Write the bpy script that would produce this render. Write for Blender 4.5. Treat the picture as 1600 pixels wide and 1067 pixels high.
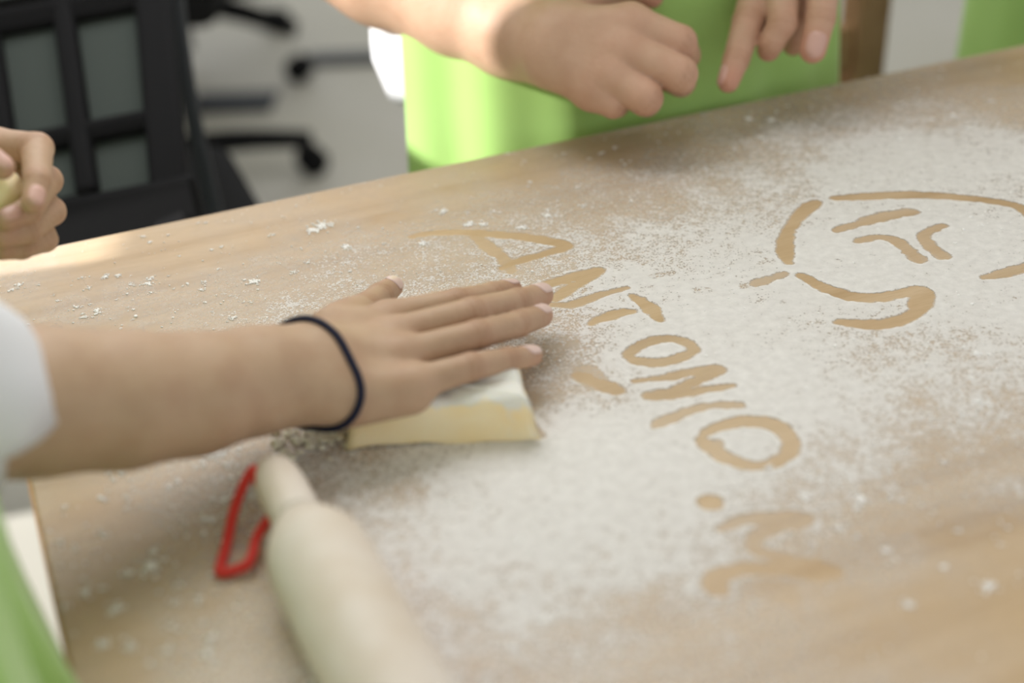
import bpy, math
import numpy as np
from mathutils import Vector, Matrix

for _o in list(bpy.data.objects):
    bpy.data.objects.remove(_o, do_unlink=True)
scene = bpy.context.scene
COL = scene.collection
rng = np.random.default_rng(7)

# ------------------------------------------------------------------ camera
TABLE_Z = 0.74
CAM_Z = TABLE_Z + 0.44
FPX = 2222.0
PITCH, ROLL = math.radians(31.0), math.radians(-2.8)
FW = np.array([0.0, math.cos(PITCH), -math.sin(PITCH)])
_rt = np.array([1.0, 0.0, 0.0])
_up = np.cross(_rt, FW)
RT = _rt * math.cos(ROLL) + _up * math.sin(ROLL)
UP = -_rt * math.sin(ROLL) + _up * math.cos(ROLL)
CAM = np.array([0.0, 0.0, CAM_Z])
cam_data = bpy.data.cameras.new('camera')
cam_data.sensor_width = 36.0
cam_data.lens = 36.0 * FPX / 1600.0
cam_data.clip_start = 0.02
cam_data.dof.use_dof = True
cam_data.dof.focus_distance = 0.905
cam_data.dof.aperture_fstop = 2.6
cam = bpy.data.objects.new('camera', cam_data)
COL.objects.link(cam)
cam.matrix_world = Matrix(((RT[0], UP[0], -FW[0], CAM[0]), (RT[1], UP[1], -FW[1], CAM[1]),
                           (RT[2], UP[2], -FW[2], CAM[2]), (0, 0, 0, 1)))
scene.camera = cam

# ------------------------------------------------------------------ light
scene.view_settings.view_transform = 'Standard'
scene.view_settings.look = 'None'
scene.view_settings.gamma = 1.0
scene.view_settings.use_curve_mapping = False
scene.view_settings.exposure = 0.10
world = bpy.data.worlds.new('room_daylight')
scene.world = world
world.use_nodes = True
world.node_tree.nodes['Background'].inputs[0].default_value = (0.96, 0.975, 1.0, 1)
world.node_tree.nodes['Background'].inputs[1].default_value = 0.76

SUN_DIR = np.array([0.85, 0.20, -0.45]); SUN_DIR /= np.linalg.norm(SUN_DIR)
sun = bpy.data.lights.new('sun', 'SUN'); sun.energy = 7.0; sun.angle = math.radians(0.3); sun.color = (1, 0.975, 0.95)
sun_o = bpy.data.objects.new('sun', sun); COL.objects.link(sun_o)
sun_o.rotation_euler = Vector(SUN_DIR).to_track_quat('-Z', 'Y').to_euler()

def area_light(name, loc, target, size, energy, color):
    l = bpy.data.lights.new(name, 'AREA'); l.shape = 'RECTANGLE'; l.size, l.size_y = size; l.energy = energy; l.color = color
    o = bpy.data.objects.new(name, l); COL.objects.link(o); o.location = loc
    o.rotation_euler = (Vector(target) - Vector(loc)).to_track_quat('-Z', 'Y').to_euler()
    return o
area_light('added_key_light', (-0.2, 1.42, 1.82), (0.0, 0.95, 0.74), (1.2, 0.9), 14.2, (0.985, 0.985, 1.0))  # added overhead area light, placed so brightness falls off towards the near right
area_light('added_back_light', (-0.6, 4.9, 1.9), (0.0, 1.0, 0.74), (3.2, 1.5), 15.0, (0.97, 0.99, 1.0))  # added area light behind the table for pale glare on the wood

# ------------------------------------------------------------------ helpers
def ray(px, py):
    return FW + RT * ((px - 800.0) / FPX) + UP * ((533.5 - py) / FPX)
def at_z(px, py, z):
    d = ray(px, py); return CAM + d * ((z - CAM_Z) / d[2])
def at_t(px, py, mm=0.0):
    return at_z(px, py, TABLE_Z + mm * 0.001)
def at_d(px, py, depth):
    return CAM + ray(px, py) * depth
def depth_of(p):
    return float(np.dot(np.asarray(p) - CAM, FW))
def norm(v):
    v = np.asarray(v, float); return v / (np.linalg.norm(v) + 1e-12)
def lin(r, g, b):
    f = lambda c: (c / 255 / 12.92) if c / 255 <= 0.04045 else ((c / 255 + 0.055) / 1.055) ** 2.4
    return (f(r), f(g), f(b), 1.0)

def mesh_obj(name, verts, faces, mat=None, parent=None, smooth=True):
    me = bpy.data.meshes.new(name)
    if isinstance(faces, np.ndarray):
        verts = np.asarray(verts, np.float32)
        n, k = faces.shape
        me.vertices.add(len(verts)); me.vertices.foreach_set('co', verts.ravel())
        me.loops.add(n * k); me.loops.foreach_set('vertex_index', faces.astype(np.int32).ravel())
        me.polygons.add(n); me.polygons.foreach_set('loop_start', np.arange(0, n * k, k, dtype=np.int32))
        me.polygons.foreach_set('loop_total', np.full(n, k, np.int32))
        me.update(calc_edges=True)
    else:
        me.from_pydata([tuple(map(float, v)) for v in verts], [], faces)
        me.update()
    if smooth:
        me.polygons.foreach_set('use_smooth', np.ones(len(me.polygons), bool))
    if mat: me.materials.append(mat)
    o = bpy.data.objects.new(name, me); COL.objects.link(o)
    if parent is not None:
        o.parent = parent
        o.matrix_parent_inverse = Matrix.Translation(-Vector(parent.location))
    return o
def tag(o, label=None, cat=None, group=None, kind=None):
    if label: o['label'] = label
    if cat: o['category'] = cat
    if group: o['group'] = group
    if kind: o['kind'] = kind
    return o
def empty(name, loc):
    o = bpy.data.objects.new(name, None); COL.objects.link(o); o.location = tuple(map(float, loc)); o.empty_display_size = 0.05
    return o
def attr(o, name, vals):
    a = o.data.attributes.new(name, 'FLOAT', 'POINT'); a.data.foreach_set('value', np.asarray(vals, np.float32))

def box_vf(cx, cy, cz, sx, sy, sz, ax=None):
    ax = np.eye(3) if ax is None else np.asarray(ax)
    v = [np.array([cx, cy, cz]) + ax[0] * (i * sx / 2) + ax[1] * (j * sy / 2) + ax[2] * (k * sz / 2)
         for i in (-1, 1) for j in (-1, 1) for k in (-1, 1)]
    f = [(0, 1, 3, 2), (4, 6, 7, 5), (0, 4, 5, 1), (2, 3, 7, 6), (0, 2, 6, 4), (1, 5, 7, 3)]
    return v, f
def box(name, c, s, mat, parent=None, ax=None, bevel=0.0):
    v, f = box_vf(*c, *s, ax)
    o = mesh_obj(name, v, f, mat, parent, smooth=False)
    if bevel:
        m = o.modifiers.new('bevel', 'BEVEL'); m.width = bevel; m.segments = 2
    return o
def tube_vf(path, radii, n=12, cap=True, closed=False):
    P = [np.asarray(p, float) for p in path]; m = len(P)
    if np.isscalar(radii): radii = [radii] * m
    ref = None; V = []; F = []
    for i in range(m):
        a = P[(i - 1) % m] if (closed or i > 0) else P[i]
        b = P[(i + 1) % m] if (closed or i < m - 1) else P[i]
        t = norm(b - a)
        if ref is None:
            ref = np.array([0, 0, 1.0]) if abs(t[2]) < 0.9 else np.array([1.0, 0, 0])
        u = norm(ref - t * np.dot(ref, t)); w = np.cross(t, u); ref = u
        for k in range(n):
            an = 2 * math.pi * k / n
            V.append(P[i] + (u * math.cos(an) + w * math.sin(an)) * radii[i])
    for i in range(m if closed else m - 1):
        for k in range(n):
            j = (i + 1) % m
            F.append((i * n + k, i * n + (k + 1) % n, j * n + (k + 1) % n, j * n + k))
    if cap and not closed:
        F.append(tuple(range(n))[::-1]); F.append(tuple((m - 1) * n + k for k in range(n)))
    return V, F
def tube(name, path, radii, mat, parent=None, n=12, closed=False):
    v, f = tube_vf(path, radii, n, True, closed)
    return mesh_obj(name, v, f, mat, parent)
def smooth_path(pts, n=8):
    P = np.asarray(pts, float); out = []
    for i in range(len(P) - 1):
        p0 = P[max(i - 1, 0)]; p1 = P[i]; p2 = P[i + 1]; p3 = P[min(i + 2, len(P) - 1)]
        for k in range(n):
            t = k / n
            out.append(0.5 * (2 * p1 + (p2 - p0) * t + (2 * p0 - 5 * p1 + 4 * p2 - p3) * t * t + (3 * p1 - p0 - 3 * p2 + p3) * t ** 3))
    out.append(P[-1]); return np.array(out)

# ------------------------------------------------------------------ materials
def new_mat(name, color, rough=0.5, spec=0.5, **kw):
    m = bpy.data.materials.new(name); m.use_nodes = True
    b = m.node_tree.nodes['Principled BSDF']
    b.inputs['Base Color'].default_value = color; b.inputs['Roughness'].default_value = rough
    b.inputs['Specular IOR Level'].default_value = spec
    for k, v in kw.items(): b.inputs[k.replace('_', ' ')].default_value = v
    return m
def N(m, t, **kw):
    n = m.node_tree.nodes.new(t)
    for k, v in kw.items():
        if hasattr(n, k): setattr(n, k, v)
        else: n.inputs[k.replace('_', ' ')].default_value = v
    return n
def L(m, a, b): m.node_tree.links.new(a, b)
def bsdf(m): return m.node_tree.nodes['Principled BSDF']
def mixrgb(m, fac, a, b, mode='MIX'):
    n = N(m, 'ShaderNodeMix', data_type='RGBA', blend_type=mode)
    for s, v in ((n.inputs[0], fac), (n.inputs[6], a), (n.inputs[7], b)):
        if hasattr(v, 'is_output'): L(m, v, s)
        else: s.default_value = v
    return n.outputs[2]
def mathn(m, op, a, b=0.0, c=0.0, clamp=False):
    n = N(m, 'ShaderNodeMath', operation=op); n.use_clamp = clamp
    for s, v in zip(n.inputs, (a, b, c)):
        if hasattr(v, 'is_output'): L(m, v, s)
        else: s.default_value = v
    return n.outputs[0]
def noise(m, vec, scale, detail=4.0, rough=0.5):
    n = N(m, 'ShaderNodeTexNoise', Scale=scale, Detail=detail, Roughness=rough)
    if vec is not None: L(m, vec, n.inputs['Vector'])
    return n.outputs['Fac']
def ramp(m, fac, stops):
    n = N(m, 'ShaderNodeValToRGB'); cr = n.color_ramp
    while len(cr.elements) < len(stops): cr.elements.new(0.5)
    for e, (p, c) in zip(cr.elements, stops): e.position = p; e.color = c
    L(m, fac, n.inputs[0]); return n.outputs[0]
def obj_co(m): return N(m, 'ShaderNodeTexCoord').outputs['Object']
def bump(m, h, strength=0.3, dist=0.001):
    n = N(m, 'ShaderNodeBump', Strength=strength, Distance=dist); L(m, h, n.inputs['Height'])
    L(m, n.outputs[0], bsdf(m).inputs['Normal'])

# table frame of reference (corner at the back left of the table)
_e0, _e1 = at_t(0, 402), at_t(1600, 70)
TX = norm((_e1 - _e0) * [1, 1, 0])
TY = np.array([-TX[1], TX[0], 0.0])
_l0 = at_t(48, 756)
CORNER = _l0 + TY * np.dot(_e0 - _l0, TY); CORNER[2] = TABLE_Z
TROT = np.array([TX, TY, [0, 0, 1.0]])
def tl(u, v, z=0.0):          # u along the back edge, v from the back edge towards the front
    return CORNER + TX * u - TY * v + np.array([0, 0, z])
TANG = math.atan2(TX[1], TX[0])

def table_vec(m, sx, sy, sz=1.0):
    mp = N(m, 'ShaderNodeMapping'); mp.inputs['Rotation'].default_value = (0, 0, -TANG)
    mp2 = N(m, 'ShaderNodeMapping'); mp2.inputs['Scale'].default_value = (sx, sy, sz)
    L(m, obj_co(m), mp.inputs[0]); L(m, mp.outputs[0], mp2.inputs[0]); return mp2.outputs[0]

M = {}
def wood_mat(name, c_light, c_mid, c_dark, rough=0.45):
    m = new_mat(name, c_mid, rough, 0.5)
    g = noise(m, table_vec(m, 6, 60), 1.0, 6, 0.62)
    g2 = noise(m, table_vec(m, 1.2, 9), 1.0, 3, 0.5)
    fl = noise(m, table_vec(m, 90, 900), 1.0, 2, 0.5)
    base = ramp(m, mathn(m, 'ADD', mathn(m, 'MULTIPLY', g, 0.6), mathn(m, 'MULTIPLY', g2, 0.4)),
                [(0.33, c_dark), (0.5, c_mid), (0.68, c_light)])
    col = mixrgb(m, mathn(m, 'MULTIPLY', ramp(m, fl, [(0.5, (0, 0, 0, 1)), (0.68, (1, 1, 1, 1))]), 0.30), base, c_dark)
    L(m, col, bsdf(m).inputs['Base Color'])
    bump(m, g, 0.08, 0.0005)
    return m
M['beech'] = wood_mat('beech_laminate', lin(209, 184, 150), lin(198, 170, 132), lin(178, 147, 107), 0.42)
M['edge'] = new_mat('beech_edge_band', lin(205, 160, 112), 0.5)
M['pin'] = new_mat('pale_beech', lin(214, 196, 172), 0.5, 0.3)
_m = M['pin']; _v = N(_m, 'ShaderNodeMapping'); _v.inputs['Scale'].default_value = (1, 1, 1)
L(_m, obj_co(_m), _v.inputs[0])
L(_m, ramp(_m, noise(_m, _v.outputs[0], 26, 3), [(0.3, lin(214, 199, 180)), (0.65, lin(226, 216, 204))]), bsdf(_m).inputs['Base Color'])
M['red'] = new_mat('red_cord', lin(216, 50, 40), 0.6)
M['metal'] = new_mat('grey_steel', lin(120, 122, 124), 0.4, 0.5, Metallic=0.6)
M['black'] = new_mat('black_plastic', lin(20, 20, 21), 0.75, 0.12)
M['blackfab'] = new_mat('black_fabric', lin(26, 26, 26), 0.9, 0.1)
M['darkblue'] = new_mat('dark_grey_tube', lin(52, 56, 60), 0.5, 0.4)
M['mesh'] = new_mat('chair_mesh_grey', lin(68, 74, 70), 0.9, 0.1)
M['brown'] = new_mat('brown_wood', lin(112, 84, 56), 0.5, 0.3)
L(M['brown'], ramp(M['brown'], noise(M['brown'], obj_co(M['brown']), 18, 4), [(0.3, lin(150, 118, 82)), (0.7, lin(178, 146, 108))]), bsdf(M['brown']).inputs['Base Color'])
M['tie'] = new_mat('navy_elastic', lin(22, 24, 48), 0.7, 0.3)
bump(M['tie'], noise(M['tie'], obj_co(M['tie']), 1500, 2), 0.4, 0.0004)
M['nail'] = new_mat('fingernail', lin(228, 200, 190), 0.28, 0.5)
M['nail2'] = new_mat('pink_fingernail', lin(214, 172, 158), 0.35, 0.4)
M['jeans'] = new_mat('dark_trousers', lin(54, 58, 72), 0.9, 0.1)
M['shoe'] = new_mat('shoe_rubber', lin(60, 60, 62), 0.8, 0.2)
M['wallp'] = new_mat('wall_paint', lin(222, 220, 212), 0.9, 0.1)
M['frame'] = new_mat('gap_frame_white', lin(230, 230, 228), 0.6, 0.3)

def fabric(name, c, c2, scale=900):
    m = new_mat(name, c, 0.85, 0.15)
    n = noise(m, obj_co(m), 14, 3)
    L(m, mixrgb(m, n, c, c2), bsdf(m).inputs['Base Color'])
    bump(m, noise(m, obj_co(m), scale, 2), 0.25, 0.0006)
    return m
M['white'] = fabric('white_cotton', lin(232, 232, 234), lin(224, 226, 230))
M['green'] = fabric('green_apron_cloth', lin(174, 212, 126), lin(166, 208, 116))
bsdf(M['green']).inputs['Sheen Weight'].default_value = 0.5
bsdf(M['green']).inputs['Sheen Roughness'].default_value = 0.4

def skin_mat(name, c, c_red, c_dark):
    m = new_mat(name, c, 0.52, 0.35)
    b = bsdf(m)
    b.inputs['Subsurface Weight'].default_value = 0.12
    b.inputs['Subsurface Radius'].default_value = (0.006, 0.003, 0.002)
    b.inputs['Subsurface Scale'].default_value = 1.0
    n = noise(m, obj_co(m), 55, 3)
    n2 = noise(m, obj_co(m), 380, 2)
    col = mixrgb(m, mathn(m, 'MULTIPLY', ramp(m, n, [(0.4, (0, 0, 0, 1)), (0.7, (1, 1, 1, 1))]), 0.35), c, c_dark)
    a = N(m, 'ShaderNodeAttribute', attribute_name='red')
    col = mixrgb(m, a.outputs['Fac'], col, c_red)
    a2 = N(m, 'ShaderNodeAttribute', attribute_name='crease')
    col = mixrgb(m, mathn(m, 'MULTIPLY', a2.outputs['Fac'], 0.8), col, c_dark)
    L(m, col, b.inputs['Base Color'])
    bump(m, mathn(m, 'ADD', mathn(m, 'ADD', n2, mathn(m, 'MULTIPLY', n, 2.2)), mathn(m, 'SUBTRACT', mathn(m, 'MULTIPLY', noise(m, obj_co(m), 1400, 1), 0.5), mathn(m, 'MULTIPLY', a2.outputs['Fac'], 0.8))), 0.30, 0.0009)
    return m
M['skin_a'] = skin_mat('tan_skin', lin(190, 160, 132), lin(194, 146, 124), lin(164, 126, 98))
M['skin_c'] = skin_mat('fair_skin', lin(204, 168, 142), lin(208, 142, 122), lin(180, 138, 110))
M['skin_d'] = skin_mat('pink_skin', lin(212, 182, 166), lin(222, 150, 136), lin(190, 150, 130))

M['dough'] = new_mat('egg_dough', lin(222, 202, 142), 0.6, 0.3)
_m = M['dough']; bsdf(_m).inputs['Subsurface Weight'].default_value = 0.15
bsdf(_m).inputs['Subsurface Radius'].default_value = (0.008, 0.006, 0.003); bsdf(_m).inputs['Subsurface Scale'].default_value = 1.0
_a = N(_m, 'ShaderNodeAttribute', attribute_name='dust')
_n = noise(_m, obj_co(_m), 150, 4, 0.6)
_f = ramp(_m, mathn(_m, 'ADD', _a.outputs['Fac'], mathn(_m, 'MULTIPLY', mathn(_m, 'SUBTRACT', _n, 0.5), 0.9)), [(0.42, (0, 0, 0, 1)), (0.72, (1, 1, 1, 1))])
_base = mixrgb(_m, ramp(_m, noise(_m, obj_co(_m), 40, 3), [(0.35, (0, 0, 0, 1)), (0.7, (1, 1, 1, 1))]), lin(252, 228, 178), lin(254, 238, 202))
L(_m, mixrgb(_m, _f, _base, lin(238, 236, 226)), bsdf(_m).inputs['Base Color'])
bump(_m, _n, 0.3, 0.0012)
M['crumb'] = new_mat('dough_crumb', lin(240, 234, 214), 0.7, 0.2)

M['clump'] = new_mat('flour_clump', lin(252, 250, 246), 0.97, 0.02)
# flour film: coverage comes from the amount of flour lying at each point (attribute) broken up by grain noise
m = M['flour'] = new_mat('flour_film', lin(238, 235, 230), 0.97, 0.03)
_d = N(m, 'ShaderNodeAttribute', attribute_name='amount').outputs['Fac']
_co = obj_co(m)
_vo = N(m, 'ShaderNodeTexVoronoi', Scale=1050.0); _vo.inputs['Detail'].default_value = 0
L(m, _co, _vo.inputs['Vector'])
_sep = N(m, 'ShaderNodeSeparateColor'); L(m, _vo.outputs['Color'], _sep.inputs[0])
_vb = N(m, 'ShaderNodeTexVoronoi', Scale=430.0); L(m, _co, _vb.inputs['Vector'])
_sb = N(m, 'ShaderNodeSeparateColor'); L(m, _vb.outputs['Color'], _sb.inputs[0])
g1 = noise(m, _co, 1300, 2, 0.6)
g2 = noise(m, _co, 150, 4, 0.65)
g3 = noise(m, _co, 40, 2, 0.5)
_n2 = mathn(m, 'MULTIPLY_ADD', g2, 2.4, -0.7)
_n3 = mathn(m, 'MULTIPLY_ADD', g3, 2.4, -0.7)
_g = mathn(m, 'ADD', mathn(m, 'MULTIPLY', _sep.outputs[0], 0.42), mathn(m, 'MULTIPLY', _sb.outputs[1], 0.16))
_g = mathn(m, 'ADD', _g, mathn(m, 'ADD', mathn(m, 'MULTIPLY', _n2, 0.30), mathn(m, 'MULTIPLY', _n3, 0.12)))
_cov = mathn(m, 'MULTIPLY_ADD', mathn(m, 'SUBTRACT', mathn(m, 'MULTIPLY', _d, 1.02), _g), 7.0, 0.45, clamp=True)
_thin = mathn(m, 'MULTIPLY_ADD', _n2, -0.16, mathn(m, 'MULTIPLY_ADD', _d, 0.22, 0.76))
_cov = mathn(m, 'MULTIPLY', _cov, _thin, clamp=True)
_veil = mathn(m, 'MULTIPLY', mathn(m, 'MINIMUM', mathn(m, 'MULTIPLY', _d, 1.6), 0.30), mathn(m, 'MULTIPLY_ADD', _n2, 0.5, 0.7))
_cov = mathn(m, 'MAXIMUM', _cov, _veil)
_tr = N(m, 'ShaderNodeBsdfTransparent'); _mx = N(m, 'ShaderNodeMixShader')
L(m, _cov, _mx.inputs[0]); L(m, _tr.outputs[0], _mx.inputs[1]); L(m, bsdf(m).outputs[0], _mx.inputs[2])
L(m, _mx.outputs[0], m.node_tree.nodes['Material Output'].inputs[0])
bump(m, g1, 0.3, 0.0006)

m = M['floor'] = new_mat('greige_vinyl', lin(178, 175, 162), 0.55, 0.3)
L(m, ramp(m, noise(m, obj_co(m), 1.6, 4), [(0.3, lin(192, 189, 174)), (0.7, lin(206, 203, 193))]), bsdf(m).inputs['Base Color'])

# ------------------------------------------------------------------ room
fl = mesh_obj('floor', [(-3, -1.5, 0), (4, -1.5, 0), (4, 6.5, 0), (-3, 6.5, 0), (-3, -1.5, -.05), (4, -1.5, -.05), (4, 6.5, -.05), (-3, 6.5, -.05)],
              [(0, 1, 2, 3), (7, 6, 5, 4), (0, 4, 5, 1), (1, 5, 6, 2), (2, 6, 7, 3), (3, 7, 4, 0)], M['floor'], smooth=False)
tag(fl, kind='structure', label='plain light greige vinyl floor behind the table')
ce = box('ceiling', (0.5, 2.5, 2.93), (7, 8, 0.06), M['wallp']); tag(ce, kind='structure', label='pale unseen ceiling added to block overhead sky light')  # unseen slab, added to keep sky light from falling straight down
# unseen wall added on the left to mask the sun; openings shaped for its patches
WX = -2.5
OPEN = [(0.35, 1.15, 0.75, 1.38), (0.335, 0.62, 1.42, 1.94), (0.445, 0.80, 1.965, 2.22)]       # y0, y1, z0, z1
def wall_with_openings():
    ys = sorted({-1.5, 6.5, *[o[0] for o in OPEN], *[o[1] for o in OPEN]}); zs = sorted({0.0, 2.9, *[o[2] for o in OPEN], *[o[3] for o in OPEN]})
    V = []; F = []
    for i in range(len(ys) - 1):
        for k in range(len(zs) - 1):
            yc, zc = (ys[i] + ys[i + 1]) / 2, (zs[k] + zs[k + 1]) / 2
            if any(a < yc < b and c < zc < d for a, b, c, d in OPEN): continue
            v, f = box_vf(WX - 0.02, yc, zc, 0.04, ys[i + 1] - ys[i], zs[k + 1] - zs[k])
            n = len(V); V += v; F += [tuple(q + n for q in ff) for ff in f]
    return V, F
v, f = wall_with_openings()
wl = mesh_obj('sun_mask_wall', v, f, M['wallp'], smooth=False); tag(wl, kind='structure', label='pale unseen wall added on the left to mask the sun into patches')
wn = empty('sun_gap_1', (WX, 0.6, 1.5)); tag(wn, kind='structure', label='white frames round the sun gaps in the added left wall')  # trim round gaps that were shaped to throw the sun patches
for (a, b, c, d) in OPEN:
    for (cy, cz, sy, sz) in ((a - .02, (c + d) / 2, .04, d - c + .08), (b + .02, (c + d) / 2, .04, d - c + .08),
                             ((a + b) / 2, c - .02, b - a, .04), ((a + b) / 2, d + .02, b - a, .04)):
        box('sun_gap_frame', (WX + 0.015, cy, cz), (0.03, sy, sz), M['frame'], wn)

# ------------------------------------------------------------------ table
TL, TW, TT = 1.75, 0.80, 0.026
tb = empty('work_table', tl(TL / 2, TW / 2, -TABLE_Z))
tag(tb, 'beech laminate work table dusted with flour', 'table')
c = tl(TL / 2, TW / 2, -TT / 2)
box('tabletop', c, (TL, TW, TT), M['beech'], tb, TROT, 0.0012)
for u0, v0, su, sv in ((TL / 2, -0.0008, TL, 0.0016), (TL / 2, TW + 0.0008, TL, 0.0016), (-0.0008, TW / 2, 0.0016, TW), (TL + 0.0008, TW / 2, 0.0016, TW)):
    box('edge_band', tl(u0, v0, -TT / 2 - 0.0006), (su, sv, TT - 0.002), M['edge'], tb, TROT)
for u0, v0 in ((0.06, 0.06), (TL - 0.06, 0.06), (0.06, TW - 0.06), (TL - 0.06, TW - 0.06)):
    box('leg', tl(u0, v0, -TT - (TABLE_Z - TT) / 2), (0.045, 0.045, TABLE_Z - TT), M['metal'], tb, TROT, 0.003)
for u0, v0, su, sv in ((TL / 2, 0.06, TL - 0.165, 0.025), (TL / 2, TW - 0.06, TL - 0.165, 0.025), (0.06, TW / 2, 0.025, TW - 0.165), (TL - 0.06, TW / 2, 0.025, TW - 0.165)):
    box('rail', tl(u0, v0, -TT - 0.03), (su, sv, 0.06), M['metal'], tb, TROT)

# ------------------------------------------------------------------ flour with the finger drawing
def lattice_noise(U, V, cell, seed):
    r = np.random.default_rng(seed); g = r.random((400, 400)).astype(np.float32)
    x = U / cell + 50; y = V / cell + 50
    i = np.floor(x).astype(int); j = np.floor(y).astype(int); fx = x - i; fy = y - j
    fx = fx * fx * (3 - 2 * fx); fy = fy * fy * (3 - 2 * fy); i %= 399; j %= 399
    return (g[i, j] * (1 - fx) + g[i + 1, j] * fx) * (1 - fy) + (g[i, j + 1] * (1 - fx) + g[i + 1, j + 1] * fx) * fy
def to_uv(px, py):
    p = at_t(px, py) - CORNER; return np.array([np.dot(p, TX), -np.dot(p, TY)])
DENS = [(1000, 560, .95), (1150, 600, .93), (1250, 640, .85), (1100, 720, .92), (950, 700, .97), (880, 660, .97), (900, 760, .93), (800, 730, .9), (1400, 430, .9), (1300, 400, .9),
        (1500, 380, .88), (1480, 260, .88), (1420, 240, .85), (1560, 240, .8), (1350, 270, .8), (1100, 480, .9), (1000, 440, .74), (1000, 380, .6), (1130, 380, .7), (1100, 290, .46), (1180, 300, .6), (1230, 220, .6), (1160, 230, .38),
        (900, 400, .52), (760, 430, .46), (650, 440, .42), (900, 340, .34), (1000, 300, .3), (700, 335, .16), (640, 345, .1), (640, 400, .36), (700, 400, .4), (760, 395, .46), (830, 390, .5), (600, 410, .3), (800, 345, .3), (850, 360, .42), (560, 440, .4), (500, 460, .42), (440, 480, .42), (300, 480, .2), (380, 450, .2), (200, 480, .2), (100, 480, .16), (40, 450, .14),
        (300, 400, .06), (180, 400, .05), (400, 360, .07), (550, 330, .09), (650, 290, .09), (480, 350, .1), (800, 260, .09), (950, 230, .1), (1050, 200, .12), (1150, 170, .2), (1250, 150, .28), (1330, 140, .16), (1330, 190, .6), (1420, 130, .2), (1500, 120, .12), (1480, 180, .5), (1590, 100, .05), (1590, 170, .3), (1590, 300, .72),
        (1450, 560, .66), (1520, 540, .72), (1560, 470, .85), (1580, 620, .56), (1480, 650, .5), (1350, 620, .72), (1330, 720, .6), (1400, 740, .4), (1500, 720, .33), (1580, 720, .22), (1250, 780, .55), (1180, 780, .72), (1350, 800, .28), (1450, 830, .13), (1550, 850, .04), (1590, 950, 0), (1450, 950, .03), (1300, 940, .06), (1250, 880, .2), (1200, 960, .13),
        (1050, 800, .82), (1050, 880, .72), (950, 860, .82), (850, 850, .8), (750, 800, .78), (680, 790, .66), (620, 760, .6), (560, 740, .56), (500, 720, .5), (800, 960, .66), (900, 980, .55), (1000, 970, .42), (1080, 1020, .25), (780, 1050, .5), (900, 1060, .4),
        (330, 720, .5), (280, 740, .34), (220, 740, .16), (130, 790, .06), (180, 860, .1), (240, 890, .22), (120, 950, .03), (200, 1000, .1), (300, 950, .15), (350, 860, .18), (330, 800, .28), (400, 980, .25), (380, 1040, .42), (280, 1050, .22), (160, 1050, .05), (440, 690, .35), (640, 1000, .6),
        (700, 600, .5), (600, 560, .45), (400, 600, .3), (200, 620, .2), (900, 560, .5), (870, 590, .36), (940, 575, .66), (860, 565, .4), (900, 600, .42), (850, 620, .36), (920, 560, .6), (1150, 850, .66), (1100, 870, .7), (1200, 850, .56), (1250, 850, .45), (1300, 860, .34), (1350, 870, .26), (1100, 940, .58), (1160, 950, .42), (1250, 930, .22),  # thinner flour right of the fingers: partly wiped, partly the hand's shadow put in
        (1750, 300, .6), (1750, 600, .4), (1750, 900, 0), (1700, 1100, 0), (1300, 1150, .02), (900, 1180, .3), (500, 1180, .3), (200, 1150, .05), (1750, 150, .1)]
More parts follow.
